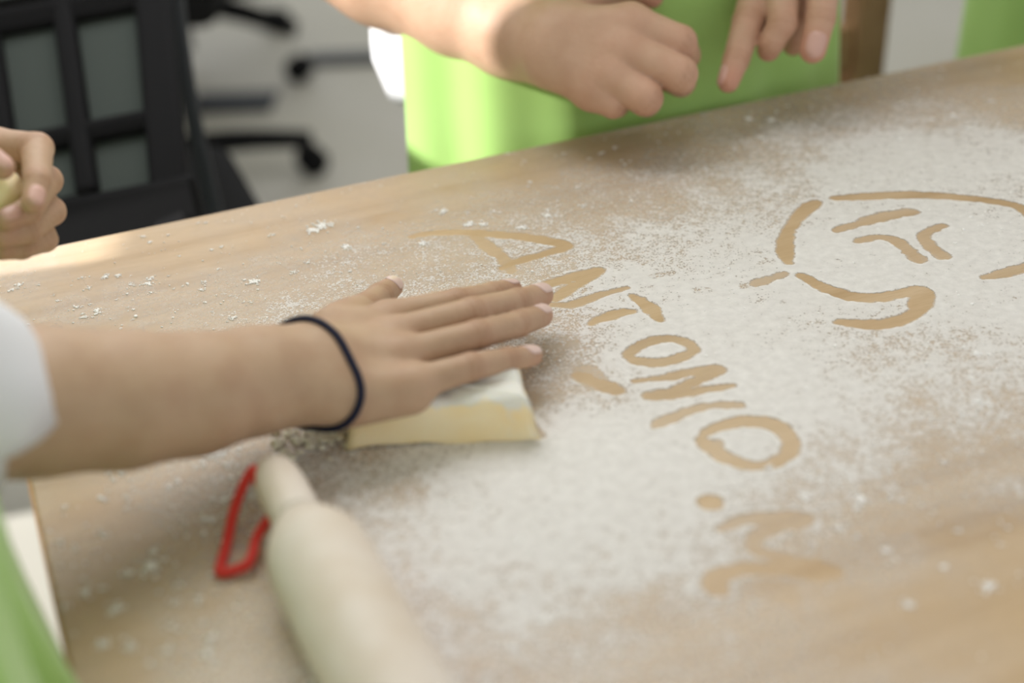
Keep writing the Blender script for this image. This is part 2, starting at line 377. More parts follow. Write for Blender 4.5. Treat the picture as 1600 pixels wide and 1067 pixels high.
S_ = [  # strokes: width mm, strength, points in the photograph
 (8.5, 1, [(644, 370), (675, 365), (730, 364), (812, 370), (867, 379), (884, 386), (854, 396), (812, 408), (785, 419)]),
 (9, .9, [(738, 366), (768, 390), (786, 405), (800, 424)]), (7, .5, [(785, 421), (812, 426)]),
 (9, 1, [(830, 452), (865, 442), (895, 434), (925, 426), (934, 425), (910, 440), (885, 455), (868, 468)]), (6.5, .95, [(850, 474), (872, 477), (895, 476), (936, 462), (968, 453), (980, 450)]),
 (8.5, 1, [(924, 505), (950, 495), (972, 489), (988, 487)]), (8.5, 1, [(988, 463), (1010, 477), (1022, 489), (1031, 501)]),
 (7.6, .95, [(980, 556), (1003, 539), (1041, 529), (1070, 535), (1084, 547), (1066, 558), (1028, 567), (995, 564), (983, 556)]),
 (7, .95, [(992, 596), (1041, 590), (1092, 580), (1124, 578), (1092, 594), (1050, 611), (1012, 619), (1041, 620), (1092, 611), (1145, 603)]), (8, .9, [(1088, 584), (1118, 580)]), (8, .9, [(1050, 612), (1024, 618)]),
 (7, .9, [(1020, 668), (1041, 657), (1079, 642), (1117, 634), (1158, 634)]),
 (9, .97, [(1096, 682), (1117, 670), (1155, 660), (1198, 661), (1227, 677), (1236, 702), (1219, 720), (1183, 728), (1142, 719), (1108, 699), (1096, 688)]), (9, .9, [(1104, 697), (1120, 694)]),
 (11, 1, [(1109, 785), (1113, 787)]),
 (9, .8, [(1128, 826), (1160, 813), (1216, 810), (1256, 812), (1216, 822), (1182, 840), (1182, 858), (1220, 872), (1280, 888), (1308, 896)]),
 (10, .95, [(1300, 893), (1240, 891), (1165, 889), (1125, 900), (1116, 916), (1130, 926)]), (14, .9, [(1220, 884), (1285, 893)]), (14, .5, [(1180, 920), (1230, 930)]),
 (9.5, 1, [(1276, 317), (1257, 330), (1236, 354), (1227, 382), (1231, 410)]),
 (9.5, 1, [(1251, 431), (1291, 451), (1333, 464), (1375, 465), (1417, 457), (1438, 453), (1449, 464), (1435, 487), (1403, 502), (1369, 508), (1333, 506), (1311, 503)]), (10, 1, [(1441, 458), (1430, 482)]),
 (9.5, 1, [(1305, 310), (1347, 308), (1417, 305), (1487, 308), (1544, 314), (1586, 322), (1605, 332), (1625, 352), (1628, 380), (1610, 405)]),
 (8, .95, [(1306, 360), (1347, 349), (1389, 338), (1435, 332)]), (11, .9, [(1340, 350), (1389, 337), (1425, 331)]),
 (8, .95, [(1342, 377), (1369, 371), (1394, 374), (1412, 385), (1440, 410)]), (8, .95, [(1474, 353), (1450, 363), (1443, 371), (1457, 388), (1481, 405)]), (10, .9, [(1420, 392), (1438, 408)]), (10, .9, [(1455, 388), (1476, 403)]),
 (8.5, .95, [(1538, 434), (1566, 428), (1605, 417), (1640, 402)]), (7, .85, [(1176, 445), (1201, 437), (1227, 428)]), (5, .4, [(1160, 448), (1180, 444)]), (5, .35, [(1020, 432), (1052, 427)]), (7, .3, [(1092, 455), (1104, 453)]),
 (10, .95, [(905, 588), (935, 600), (968, 612)]), (14, .7, [(915, 580), (935, 602)]), (4, .8, [(818, 642), (832, 665), (846, 682)]), (20, .5, [(800, 640), (822, 620)]),  # first two: wiped smear that also carries the shaded wedge beside the hand
]
def build_flour():
    step = 0.00125
    nu, nv = int(1.30 / step), int(0.795 / step)
    u = (np.arange(nu) + 1) * step; v = (np.arange(nv) + 1) * step
    U, V = np.meshgrid(u, v, indexing='ij')
    # density by normalised gaussian weights, on a coarse lattice
    cs = 8
    Uc, Vc = U[::cs, ::cs], V[::cs, ::cs]
    num = np.zeros_like(Uc); den = np.full_like(Uc, 1e-9)
    for px, py, d in DENS:
        q = to_uv(px, py); r2 = (Uc - q[0]) ** 2 + (Vc - q[1]) ** 2
        w = 1.0 / (r2 + 0.018 ** 2) ** 2
        num += w * d; den += w
    Dc = num / den
    iu = np.clip(np.arange(nu) / cs, 0, Dc.shape[0] - 1.001); iv = np.clip(np.arange(nv) / cs, 0, Dc.shape[1] - 1.001)
    a = iu.astype(int); b = iv.astype(int); fa = (iu - a)[:, None]; fb = (iv - b)[None, :]
    D = (Dc[a][:, b] * (1 - fa) + Dc[a + 1][:, b] * fa) * (1 - fb) + (Dc[a][:, b + 1] * (1 - fa) + Dc[a + 1][:, b + 1] * fa) * fb
    D = D + 0.20 * (lattice_noise(U, V, 0.022, 1) - 0.5) * np.minimum(1, D * 3) * (1.1 - D) * 1.6 + 0.12 * (lattice_noise(U, V, 0.007, 2) - 0.5) * np.minimum(1, D * 3)
    wob = (lattice_noise(U, V, 0.004, 3) - 0.5) * 0.0016 + (lattice_noise(U, V, 0.0025, 4) - 0.5) * 0.0008
    clear = np.zeros_like(D); ridge = np.zeros_like(D)
    for wmm, s, pts in S_:
        P = smooth_path([to_uv(*p) for p in pts], 6)
        r = wmm * 0.0005 + 0.0005; mg = r + 0.008
        i0, i1 = np.searchsorted(u, [P[:, 0].min() - mg, P[:, 0].max() + mg]); j0, j1 = np.searchsorted(v, [P[:, 1].min() - mg, P[:, 1].max() + mg])
        if i1 <= i0 or j1 <= j0: continue
        uu, vv = U[i0:i1, j0:j1], V[i0:i1, j0:j1]; dist = np.full(uu.shape, 1.0)
        n = len(P) - 1
        for k in range(n):
            ax, ay = P[k]; bx, by = P[k + 1]; dx, dy = bx - ax, by - ay
            t = np.clip(((uu - ax) * dx + (vv - ay) * dy) / (dx * dx + dy * dy + 1e-12), 0, 1)
            tt = (k + t) / n; taper = 0.0016 * np.clip(1 - tt / 0.16, 0, 1) + 0.0020 * np.clip(1 - (1 - tt) / 0.16, 0, 1) + 0.0007 * np.sin(tt * 9 + wmm * 3) - 0.0003
            dist = np.minimum(dist, np.hypot(uu - ax - t * dx, vv - ay - t * dy) + taper * (r > 0.003))
        dist = dist + wob[i0:i1, j0:j1]
        cl = s * np.clip((r - dist) / 0.0011 + 0.5, 0, 1)
        clear[i0:i1, j0:j1] = np.maximum(clear[i0:i1, j0:j1], cl)
        if s > .75:
            ridge[i0:i1, j0:j1] = np.maximum(ridge[i0:i1, j0:j1], np.exp(-((dist - r - 0.0014) / 0.0010) ** 2))
    ridge *= (1 - clear) * np.clip(D * 1.6, 0, 1) * (0.5 + lattice_noise(U, V, 0.009, 9))
    D = np.clip(D, 0, 1.05) * (1 - clear) + ridge * 0.16
    D = np.clip(D, 0, 1.1)
    Z = 0.00015 + 0.00022 * D * (0.6 + 0.8 * lattice_noise(U, V, 0.0035, 5)) + 0.00035 * ridge
    P = CORNER + U[..., None] * TX - V[..., None] * TY; P[..., 2] += Z
    idx = np.arange(nu * nv).reshape(nu, nv)
    keep = np.maximum(np.maximum(D[:-1, :-1], D[1:, :-1]), np.maximum(D[:-1, 1:], D[1:, 1:])) > 0.012
    q = np.stack([idx[:-1, :-1][keep], idx[:-1, 1:][keep], idx[1:, 1:][keep], idx[1:, :-1][keep]], 1)
    used = np.zeros(nu * nv, bool); used[q.ravel()] = True
    remap = np.cumsum(used) - 1
    o = mesh_obj('flour_dusting', P.reshape(-1, 3)[used], remap[q], M['flour'])
    attr(o, 'amount', D.ravel()[used])
    tag(o, 'fine white flour film on the table with ANTONIO.M and a face drawn by finger', 'flour', kind='stuff')
    return U, V, D, clear
FU, FV, FD, FC = build_flour()

def build_clumps():
    # little lumps of flour lying loose, one squashed octahedral pebble each
    ico = np.array([(0, 0, 1), (.894, 0, .447), (.276, .851, .447), (-.724, .526, .447), (-.724, -.526, .447), (.276, -.851, .447),
                    (.724, .526, -.447), (-.276, .851, -.447), (-.894, 0, -.447), (-.276, -.851, -.447), (.724, -.526, -.447), (0, 0, -1)])
    icf = np.array([(0, 1, 2), (0, 2, 3), (0, 3, 4), (0, 4, 5), (0, 5, 1), (1, 6, 2), (2, 7, 3), (3, 8, 4), (4, 9, 5), (5, 10, 1),
                    (6, 7, 2), (7, 8, 3), (8, 9, 4), (9, 10, 5), (10, 6, 1), (7, 6, 11), (8, 7, 11), (9, 8, 11), (10, 9, 11), (6, 10, 11)])
    n = 34000
    i = rng.integers(0, FD.shape[0], n); j = rng.integers(0, FD.shape[1], n)
    d = FD[i, j]
    pr = np.clip(0.02 + 1.5 * d * (1.05 - d) * 1.6, 0, 1) * (0.25 + 1.5 * (lattice_noise(FU[i, j], FV[i, j], 0.03, 21) > 0.5)) * (FC[i, j] < 0.2)
    ok = rng.random(n) < pr * 0.62
    # keep the bare near right corner and the far edge clean
    i, j = i[ok], j[ok]; n = len(i)
    pos = CORNER + FU[i, j][:, None] * TX - FV[i, j][:, None] * TY + np.array([0, 0, 0.0004])
    s = np.clip(np.exp(rng.normal(-0.8, 0.5, n)), .2, 1.9) * 0.0009
    # named larger lumps seen in the photograph, each broken into several crumbs
    big = [(1130, 770, 6), (1200, 730, 5), (1345, 780, 9), (1420, 945, 7), (1545, 915, 8), (1475, 885, 5), (1310, 825, 6), (1475, 720, 5), (235, 885, 11), (185, 950, 7), (160, 1005, 6), (205, 1010, 6), (275, 940, 5), (310, 935, 6), (320, 810, 6), (350, 780, 8), (265, 760, 6), (240, 860, 5), (430, 710, 7), (340, 710, 16), (370, 690, 6),
           (505, 352, 14), (490, 360, 12), (540, 385, 9), (395, 440, 10), (340, 420, 4), (320, 440, 5), (425, 367, 5), (310, 348, 4), (320, 348, 4), (225, 369, 5), (235, 378, 5), (235, 436, 6), (205, 444, 5), (280, 400, 3), (330, 390, 4), (345, 386, 4), (690, 330, 8), (733, 350, 9), (755, 350, 8), (815, 355, 9), (855, 337, 9), (660, 380, 8), (595, 290, 3), (820, 252, 4), (880, 240, 4), (960, 230, 5), (1010, 245, 3), (910, 320, 6), (560, 355, 4), (600, 380, 4), (480, 410, 5), (460, 425, 6), (30, 445, 7), (20, 452, 5), (90, 470, 4), (120, 480, 6), (150, 490, 5), (60, 445, 3),
           (1205, 187, 8), (1170, 185, 8), (1190, 215, 6), (1100, 235, 4), (1410, 160, 6), (1430, 150, 5), (1470, 108, 5), (1560, 107, 4), (1230, 165, 4), (1320, 150, 3), (1510, 200, 6)]
    for x0, x1, y0, y1, cnt in ((70, 400, 770, 1060, 70), (150, 400, 700, 800, 26), (280, 400, 700, 735, 10), (1250, 1590, 700, 860, 40), (1120, 1590, 95, 230, 45), (650, 1050, 740, 1060, 40), (20, 420, 430, 500, 40), (640, 1000, 230, 350, 30), (1450, 1590, 540, 700, 20)):
        for _ in range(cnt):
            px, py = rng.uniform(x0, x1), rng.uniform(y0, y1)
            if (px - 20) * 0.2187 < 0 or py < 402 - 0.2075 * px + 14 or px < 48 + (py - 756) * 0.2187 + 8: continue
            big.append((px, py, float(np.clip(rng.lognormal(1.15, .45), 1.5, 7))))
    ex = []; es = []
    for px, py, mm in big:
        c = at_t(px, py, 0.4); k = 8 + int(mm * 4)
        for _ in range(k):
            a = rng.random() * 6.28; r = abs(rng.normal(0, .62)) * mm * 0.0005
            ex.append(c + np.array([math.cos(a) * r, math.sin(a) * r, 0])); es.append(np.clip(rng.normal(0.085, .035) * mm * .001, 0.00025, .0011))
    pos = np.vstack([pos, ex]); s = np.concatenate([s, es]); n = len(s)
    an = rng.random(n) * 6.28; ca, sa = np.cos(an)[:, None], np.sin(an)[:, None]
    st = 0.75 + 0.7 * rng.random((n, 1))
    jit = 1 + 0.25 * (rng.random((n, 12, 1)) - 0.5)
    x = ico[None, :, 0] * st; y = ico[None, :, 1] / np.sqrt(st)
    Vv = np.stack([x * ca - y * sa, x * sa + y * ca, np.repeat(ico[None, :, 2] * 0.45, n, 0)], -1) * jit * s[:, None, None] + pos[:, None, :]
    F = (icf[None] + (np.arange(n) * 12)[:, None, None]).reshape(-1, 3)
    o = mesh_obj('flour_clumps', Vv.reshape(-1, 3), F, M['clump'])
    tag(o, 'tiny loose lumps of white flour scattered over the table', 'flour', kind='stuff')
build_clumps()

# ------------------------------------------------------------------ bodies: smooth implicit surfaces turned into one mesh
def cap(P, a, b, ra, rb, n=None, fl=1.0):
    ab = b - a; t = np.clip(((P - a) @ ab) / (ab @ ab + 1e-12), 0, 1)
    v = P - (a + t[:, None] * ab)
    q = np.einsum('ij,ij->i', v, v)
    if n is not None: q = q + (v @ n) ** 2 * (1 / fl ** 2 - 1)
    return np.sqrt(q) - (ra + (rb - ra) * t)
def smin(a, b, k):
    h = np.clip(0.5 + 0.5 * (b - a) / k, 0, 1)
    return b + (a - b) * h - k * h * (1 - h)
def chain(P, J, k):
    d = None
    for (a, ra), (b, rb) in zip(J[:-1], J[1:]):
        e = cap(P, a, b, ra, rb); d = e if d is None else smin(d, e, k)
    return d

def surface_nets(f, lo, hi, h, B=12):
    lo = np.asarray(lo) - 2 * h; n = np.ceil((np.asarray(hi) + 2 * h - lo) / (h * B)).astype(int)
    g = np.stack(np.meshgrid(*[np.arange(k) for k in n], indexing='ij'), -1).reshape(-1, 3)
    d = f(lo + (g + 0.5) * B * h)
    g = g[np.abs(d) < B * h * 1.1]
    two = np.stack(np.meshgrid(*[np.arange(4)] * 3, indexing='ij'), -1).reshape(-1, 3)
    g = (g[:, None, :] * 4 + two[None]).reshape(-1, 3); B = B // 4
    g = g[np.abs(f(lo + (g + 0.5) * B * h)) < B * h * 1.1]
    c = np.stack(np.meshgrid(*[np.arange(B)] * 3, indexing='ij'), -1).reshape(-1, 3)
    cells = (g[:, None, :] * B + c[None]).reshape(-1, 3)
    K = np.int64(4096)
    pack = lambda q: (q[..., 0].astype(np.int64) * K + q[..., 1]) * K + q[..., 2]
    offs = np.array([(i, j, k) for i in (0, 1) for j in (0, 1) for k in (0, 1)])
    cn = pack(cells[:, None, :] + offs[None])
    un, inv = np.unique(cn.ravel(), return_inverse=True)
    nodes = np.stack([un // (K * K), (un // K) % K, un % K], 1)
    val = f(lo + nodes * h)
    cv = val[inv].reshape(-1, 8)
    act = (cv.min(1) < 0) & (cv.max(1) >= 0)
    cells, cv = cells[act], cv[act]
    s = np.zeros((len(cells), 3)); w = np.zeros(len(cells))
    for a in range(8):
        for b in range(a + 1, 8):
            if np.abs(offs[a] - offs[b]).sum() != 1: continue
            x = (cv[:, a] < 0) != (cv[:, b] < 0)
            t = np.where(x, cv[:, a] / (cv[:, a] - cv[:, b] + 1e-20), 0)
            s += np.where(x[:, None], offs[a] + t[:, None] * (offs[b] - offs[a]), 0); w += x
    V = lo + (cells + s / w[:, None]) * h
    ck = pack(cells); order = np.argsort(ck); cks = ck[order]
    F = []
    for ax in range(3):
        e = np.zeros(3, int); e[ax] = 1; o1 = np.zeros(3, int); o1[(ax + 1) % 3] = 1; o2 = np.zeros(3, int); o2[(ax + 2) % 3] = 1
        ia = 0; ib = int((e * [4, 2, 1]).sum())
        x = (cv[:, ia] < 0) != (cv[:, ib] < 0)
        cc = cells[x]; sg = cv[x, ia] < 0
        q = []
        ok = np.ones(len(cc), bool)
        for oo in (0 * o1, o1, o1 + o2, o2):
            k = pack(cc - oo); p = np.clip(np.searchsorted(cks, k), 0, len(cks) - 1); ok &= cks[p] == k; q.append(order[p])
        q = np.stack(q, 1)
        q[~sg] = q[~sg][:, ::-1]
        F.append(q[ok])
    F = np.vstack(F)
    eps = h * 0.5                                   # pull the points onto the true surface
    for _ in range(1):
        d0 = f(V); G = np.stack([f(V + np.eye(3)[k] * eps) - d0 for k in range(3)], 1) / eps
        V = V - np.clip(d0, -h, h)[:, None] * G / np.maximum((G * G).sum(1), 0.2)[:, None]
    return V, F

def JT(*pts):     # joints over the table: px, py, height mm, radius px
    out = []
    for px, py, mm, r in pts:
        p = at_t(px, py, mm); out.append((p, r * depth_of(p) / FPX))
    return out
def JD(*pts):     # joints at a depth: px, py, depth m, radius px
    return [(at_d(px, py, d), r * d / FPX) for px, py, d, r in pts]

def hand_field(palm, fingers, arm, extra=(), kp=0.010, kf=0.0055, ka=0.02):
    def f(P):
        d = None
        for c in palm:
            e = cap(P, *c); d = e if d is None else smin(d, e, kp)
        if arm is not None:
            a = None
            for c in arm:
                e = cap(P, *c); a = e if a is None else smin(a, e, 0.012)
            d = smin(d, a, ka)
        out = d
        for J in fingers:
            out = np.minimum(out, smin(d, chain(P, J, 0.0022), kf))
        for c, k in extra:
            out = smin(out, cap(P, *c), k)
        return out
    return f
def bounds(lists):
    A = np.array([p for p, r in lists]); R = max(r for p, r in lists)
    return A.min(0) - R * 1.3, A.max(0) + R * 1.3

def add_skin_attrs(o, V, fingers, knuck=1.0):
    red = np.zeros(len(V)); cre = np.zeros(len(V))
    for J in fingers:
        tip, rt = J[-1]
        red = np.maximum(red, 0.75 * np.exp(-((np.linalg.norm(V - tip, axis=1) / (rt * 1.7)) ** 2)))
        for k in range(len(J) - 1):
            p, r = J[k]
            red = np.maximum(red, (0.30 if k == 0 else 0.38) * knuck * np.exp(-((np.linalg.norm(V - p, axis=1) / (r * 1.3)) ** 2)))
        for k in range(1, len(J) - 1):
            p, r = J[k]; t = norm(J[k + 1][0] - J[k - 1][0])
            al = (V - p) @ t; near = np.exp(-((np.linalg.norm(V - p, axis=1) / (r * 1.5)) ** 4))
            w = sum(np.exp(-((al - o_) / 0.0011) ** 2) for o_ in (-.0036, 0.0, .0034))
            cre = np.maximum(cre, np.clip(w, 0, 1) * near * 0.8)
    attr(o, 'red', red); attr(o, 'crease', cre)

def fingernail(J, dorsal, parent, wid=52, l0=-1.05, l1=0.62, mat=None):
    (p, rp), (q, r) = J[-2], J[-1]
    t = norm(q - p); n = norm(np.asarray(dorsal) - t * np.dot(dorsal, t)); s = np.cross(t, n)
    V = []; F = []; nu, nv = 9, 8
    for layer in (0.00045, -0.0004):
        for i in range(nv):
            w = i / (nv - 1); al = (l0 + (l1 - l0) * w) * r
            rad = r * math.sqrt(max(0.05, 1 - (max(al, 0) / r) ** 2)) if al > 0 else r + (rp - r) * (-al / np.linalg.norm(q - p))
            ww = wid * (1 - 0.35 * abs(2 * w - 1) ** 4)
            for k in range(nu):
                ph = math.radians((k / (nu - 1) * 2 - 1) * ww)
                a2 = al + (0.16 * r * (1 - (k / (nu - 1) * 2 - 1) ** 2) if i == nv - 1 else (-0.12 * r * (1 - (k / (nu - 1) * 2 - 1) ** 2) if i == 0 else 0))
                V.append(q + t * a2 + (n * math.cos(ph) + s * math.sin(ph)) * (rad + layer))
    for i in range(nv - 1):
        for k in range(nu - 1):
            a = i * nu + k; F.append((a, a + 1, a + nu + 1, a + nu)); b = a + nu * nv; F.append((b + nu, b + nu + 1, b + 1, b))
    rim = [k for k in range(nu)] + [i * nu + nu - 1 for i in range(1, nv)] + [(nv - 1) * nu + k for k in range(nu - 2, -1, -1)] + [i * nu for i in range(nv - 2, 0, -1)]
    m_ = nu * nv
    for k in range(len(rim)):
        a, b = rim[k], rim[(k + 1) % len(rim)]; F.append((a, a + m_, b + m_, b))
    return mesh_obj('fingernail', V, F, mat or M['nail2'], parent)

# ------------------------------------------------------------------ clothing
def cloth_wrap(name, c, ang, prof, th0, th1, mat, parent, fold=0.0, nfold=7, seed=0, thick=0.0025, nt=64, nz=40, flare=0.0, sup=2.2):
    fwd = np.array([math.cos(ang), math.sin(ang), 0]); left = np.array([-math.sin(ang), math.cos(ang), 0])
    r = np.random.default_rng(seed); ph = r.random(6) * 6.28
    closed = th1 - th0 > 6.28
    zs = [p[0] for p in prof]
    V = []; F = []
    for k in range(nz):
        w = k / (nz - 1); z = zs[0] + (zs[-1] - zs[0]) * w
        a = np.interp(z, zs, [p[1] for p in prof]); b = np.interp(z, zs, [p[2] for p in prof])
        lo = 1 - w
        for i in range(nt):
            th = th0 + (th1 - th0) * i / (nt if closed else nt - 1)
            ct, s_ = math.cos(th), math.sin(th)
            rr = (abs(ct) ** sup + abs(s_) ** sup) ** (-1 / sup)
            dsp = fold * (0.35 + 0.65 * lo) * (math.sin(nfold * th + ph[0] + 0.8 * math.sin(6 * z + ph[1])) + 0.5 * math.sin(nfold * 2.3 * th + ph[2] + 4 * z)) + flare * lo
            V.append(np.array([c[0], c[1], 0]) + fwd * (b + dsp) * rr * ct + left * (a + dsp) * rr * s_ + np.array([0, 0, z]))
    for k in range(nz - 1):
        for i in range(nt if closed else nt - 1):
            j = (i + 1) % nt
            F.append((k * nt + i, k * nt + j, (k + 1) * nt + j, (k + 1) * nt + i))
    o = mesh_obj(name, V, F, mat, parent)
    s = o.modifiers.new('thickness', 'SOLIDIFY'); s.thickness = thick; s.offset = 1
    return o
def trouser_legs(c, ang, parent, hip=0.86, spread=0.085):
    left = np.array([-math.sin(ang), math.cos(ang), 0]); fwd = np.array([math.cos(ang), math.sin(ang), 0])
    c = np.array([c[0], c[1], 0.0])
    for s in (-1, 1):
        b = c + left * spread * s
        tube('trouser_leg', smooth_path([b + [0, 0, hip], b + [0, 0, .6], b + fwd * .015 + [0, 0, .42], b + [0, 0, .07]], 5),
             list(np.interp(np.linspace(0, 1, 16), [0, .3, .55, 1], [.098, .085, .066, .062])), M['jeans'], parent, 20)
        def shoe(P, b=b):
            return smin(cap(P, b + [0, 0, .035] - fwd * .04, b + fwd * .14 + [0, 0, .03], .042, .04, np.array([0, 0, 1.0]), .8), cap(P, b + [0, 0, .04], b + [0, 0, .09], .045, .042), .02)
        V, F = surface_nets(shoe, b + [-.25, -.25, 0], b + [.25, .25, .15], .007)
        V[:, 2] = np.maximum(V[:, 2], 0.001)
        mesh_obj('shoe', V, F, M['shoe'], parent)
def sleeve(name, path, radii, mat, parent, thick=0.003, n=40, wrinkle=0.0015):
    P = smooth_path(path, 8); R = np.interp(np.linspace(0, 1, len(P)), np.linspace(0, 1, len(radii)), radii)
    v, f = tube_vf(P, list(R), n, cap=False)
    v = [p for p in v]
    m_ = len(P)
    for i in range(m_):
        for k in range(n):
            q = v[i * n + k]; d = norm(q - P[i])
            v[i * n + k] = q + d * wrinkle * math.sin(k * 6.283 / n * 5 + i * .6) * (0.4 + 0.6 * math.sin(i * .5) ** 2)
    o = mesh_obj(name, v, f, mat, parent)
    s = o.modifiers.new('thickness', 'SOLIDIFY'); s.thickness = thick; s.offset = 1
    return o

# ------------------------------------------------------------------ person at the left: hand flat on the dough
UPV = np.array([0, 0, 1.0])
def person_a():
    W = JT((494, 577, 45, 60))[0]
    fg = {
        'index': JT((606, 497, 40, 27), (714, 473, 40, 23), (770, 461, 32, 20.5), (799, 453, 25, 17.5)),
        'middle': JT((616, 524, 43, 29), (738, 488, 44, 24), (808, 472, 34, 21.5), (846, 461, 25, 19)),
        'ring': JT((628, 556, 42, 28), (746, 523, 42, 23.5), (810, 506, 32, 21), (846, 493, 23, 18.5)),
        'pinky': JT((644, 600, 37, 27), (736, 573, 37, 22.5), (793, 562, 29, 19.5), (831, 556, 22, 17)),
        'thumb': JT((532, 506, 36, 33), (570, 484, 29, 26), (594, 463, 23, 21), (613, 448, 18, 17)),
    }
    wr, wt = JT((492, 545, 45, 40), (498, 610, 43, 40))
    palm = []
    for nm, src in (('index', wr), ('middle', W), ('ring', W), ('pinky', wt)):
        q, r = fg[nm][0]
        s0 = src[0] if nm in ('index', 'pinky') else src[0]
        palm.append((s0, q, 0.0145, r * 1.02, UPV, 0.9))
    hy = JT((540, 628, 34, 42), (640, 616, 32, 33)); palm.append((hy[0][0], hy[1][0], hy[0][1], hy[1][1]))
    th = JT((520, 520, 38, 42), (556, 500, 32, 33)); palm.append((th[0][0], th[1][0], th[0][1], th[1][1]))
    mid = JT((560, 560, 40, 46), (610, 555, 40, 40)); palm.append((mid[0][0], mid[1][0], mid[0][1] * .9, mid[1][1] * .9, UPV, .8))
    AJ = JT((-330, 560, 190, 130), (-90, 640, 100, 128), (60, 627, 84, 121), (190, 624, 70, 111), (300, 615, 59, 98), (400, 594, 50, 86), (478, 578, 45, 78))
    sh = (np.array([-0.47, 0.32, 1.16]), 0.055)
    AJ2 = [sh] + AJ[1:]
    arm = []
    for (a, ra), (b, rb) in zip(AJ2[:-1], AJ2[1:]):
        arm.append((a, b, ra, rb, UPV, 0.9))
    fl = list(fg.values())
    extra = []
    f = hand_field(palm, fl, arm, extra, kp=0.011, kf=0.006, ka=0.016)
    lo, hi = bounds([j for J in fl for j in J] + AJ2)
    V, F = surface_nets(f, lo, hi, 0.0019)
    p = empty('person', (-0.60, 0.55, 0.0))
    tag(p, 'person in white shirt and green apron pressing a hand flat on the dough', 'person')
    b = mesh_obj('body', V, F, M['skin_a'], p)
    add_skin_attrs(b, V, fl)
    view = -FW
    for nm, dv in (('index', UPV * .9 + TY * .25), ('middle', UPV - TY * .12), ('ring', UPV - TY * .1), ('pinky', UPV - TY * .05), ('thumb', UPV * .7 + TX * .6)):
        fingernail(fg[nm], dv, p, 54, -1.25, 0.66, M['nail'])
    # sleeve over the elbow, torso clothes and apron
    A = [j[0] for j in AJ2]
    d0 = norm(A[1] - A[2])
    sleeve('shirt_sleeve', [A[2] + d0 * 0.036 + UPV * 0.001, A[2] + d0 * 0.055, A[1] - UPV * -.005, A[1] * .6 + A[0] * .4, A[0]], [.0400, .0405, .046, .060, .075], M['white'], p)
    ang = TANG + math.radians(18)
    c = np.array([-0.3345, 0.438])
    cloth_wrap('shirt', c, ang, [(0.80, .160, .090), (0.95, .160, .088), (1.12, .172, .088), (1.22, .13, .08)], 0, 6.2832, M['white'], p, .003, 9, 3)
    cloth_wrap('apron', c, ang, [(0.36, .20, .135), (0.62, .19, .126), (0.72, .185, .120), (0.80, .178, .108), (1.15, .12, .10)], -1.35, 1.35, M['green'], p, .010, 11, 5, flare=.004, nt=100)
    trouser_legs(c - np.array([math.cos(ang), math.sin(ang)]) * .02, ang, p)
    return f, AJ2, fg
FA, ARM_A, FG_A = person_a()

def hair_tie():
    # elastic band worn round the wrist; follows the wrist's section
    c = at_t(474, 580, 45)
    v = norm(c - CAM)
    ax = norm(ARM_A[-1][0] - ARM_A[-3][0])
    n = norm(ax + v * 0.45 - UP * 0.25)
    e1 = norm(np.cross(n, v)); e2 = np.cross(n, e1)
    path = []
    for k in range(72):
        a = 2 * math.pi * k / 72; d = e1 * math.cos(a) + e2 * math.sin(a)
        t = np.linspace(0.005, 0.07, 200); val = FA(c + t[:, None] * d)
        i = np.argmax(val > 0); path.append(t[i] if i else 0.03)
    path = np.array(path); path = (np.roll(path, 1) + path + np.roll(path, -1)) / 3
    pts = [c + (e1 * math.cos(2 * math.pi * k / 72) + e2 * math.sin(2 * math.pi * k / 72)) * (path[k] + 0.0012) for k in range(72)]
    o = tube('hair_tie', pts, 0.0021, M['tie'], None, 10, closed=True)
    tag(o, 'thin dark navy hair tie worn round the wrist above the dough', 'hair tie')
hair_tie()

# ------------------------------------------------------------------ dough under the hand
def dough():
    G = [at_t(540, 707), at_t(846, 692), at_t(826, 628), at_t(545, 618)]      # footprint on the table, front-left first
    cen = sum(G) / 4
    def loop(scale, z, pinch, n=96):
        pts = []
        for k in range(n):
            s = k / n * 4; i = int(s); t = s - i
            p = G[i] * (1 - t) + G[(i + 1) % 4] * t
            e = 1 - pinch * (1 - (2 * t - 1) ** 4)          # sides bow inwards between pinched corners
            q = cen + (p - cen) * scale * e
            pts.append(q + np.array([0, 0, z + 0.0012 * math.sin(7 * s + 30 * z) + 0.0006 * math.sin(19 * s)]))
        return pts
    rows = [(0.96, .0006, .11), (1.0, .0014, .11), (0.99, .0035, .105), (0.955, .009, .085), (0.935, .015, .05), (0.925, .020, .02), (0.90, .0245, .02), (0.84, .027, .02), (0.6, .0275, .04), (0.3, .027, .05), (0.05, .027, 0)]
    V = []; F = []; n = 96; dust = []
    for sc, z, pi_ in rows:
        for k, q in enumerate(loop(sc, z, pi_)):
            t = norm(q - cen)
            V.append(q); s = k / n * 4
            corner = min(abs(s - round(s)), 1) < .13
            dust.append((0.80 if z > .0262 else 0.45 if z > .0225 else 0.2 if z > .0195 else 0.1) + (0.30 if (corner and .5 < s < 1.6) else 0.0) + (0.35 if 1.1 < s < 1.9 else 0))
    m_ = len(rows)
    for i in range(m_ - 1):
        for k in range(n):
            F.append((i * n + k, i * n + (k + 1) % n, (i + 1) * n + (k + 1) % n, (i + 1) * n + k))
    F.append(tuple(range(n))[::-1]); F.append(tuple((m_ - 1) * n + k for k in range(n)))
    o = mesh_obj('dough_pad', V, F, M['dough']); attr(o, 'dust', dust)
    tag(o, 'folded pad of pale yellow dough under the flat hand', 'dough')
dough()

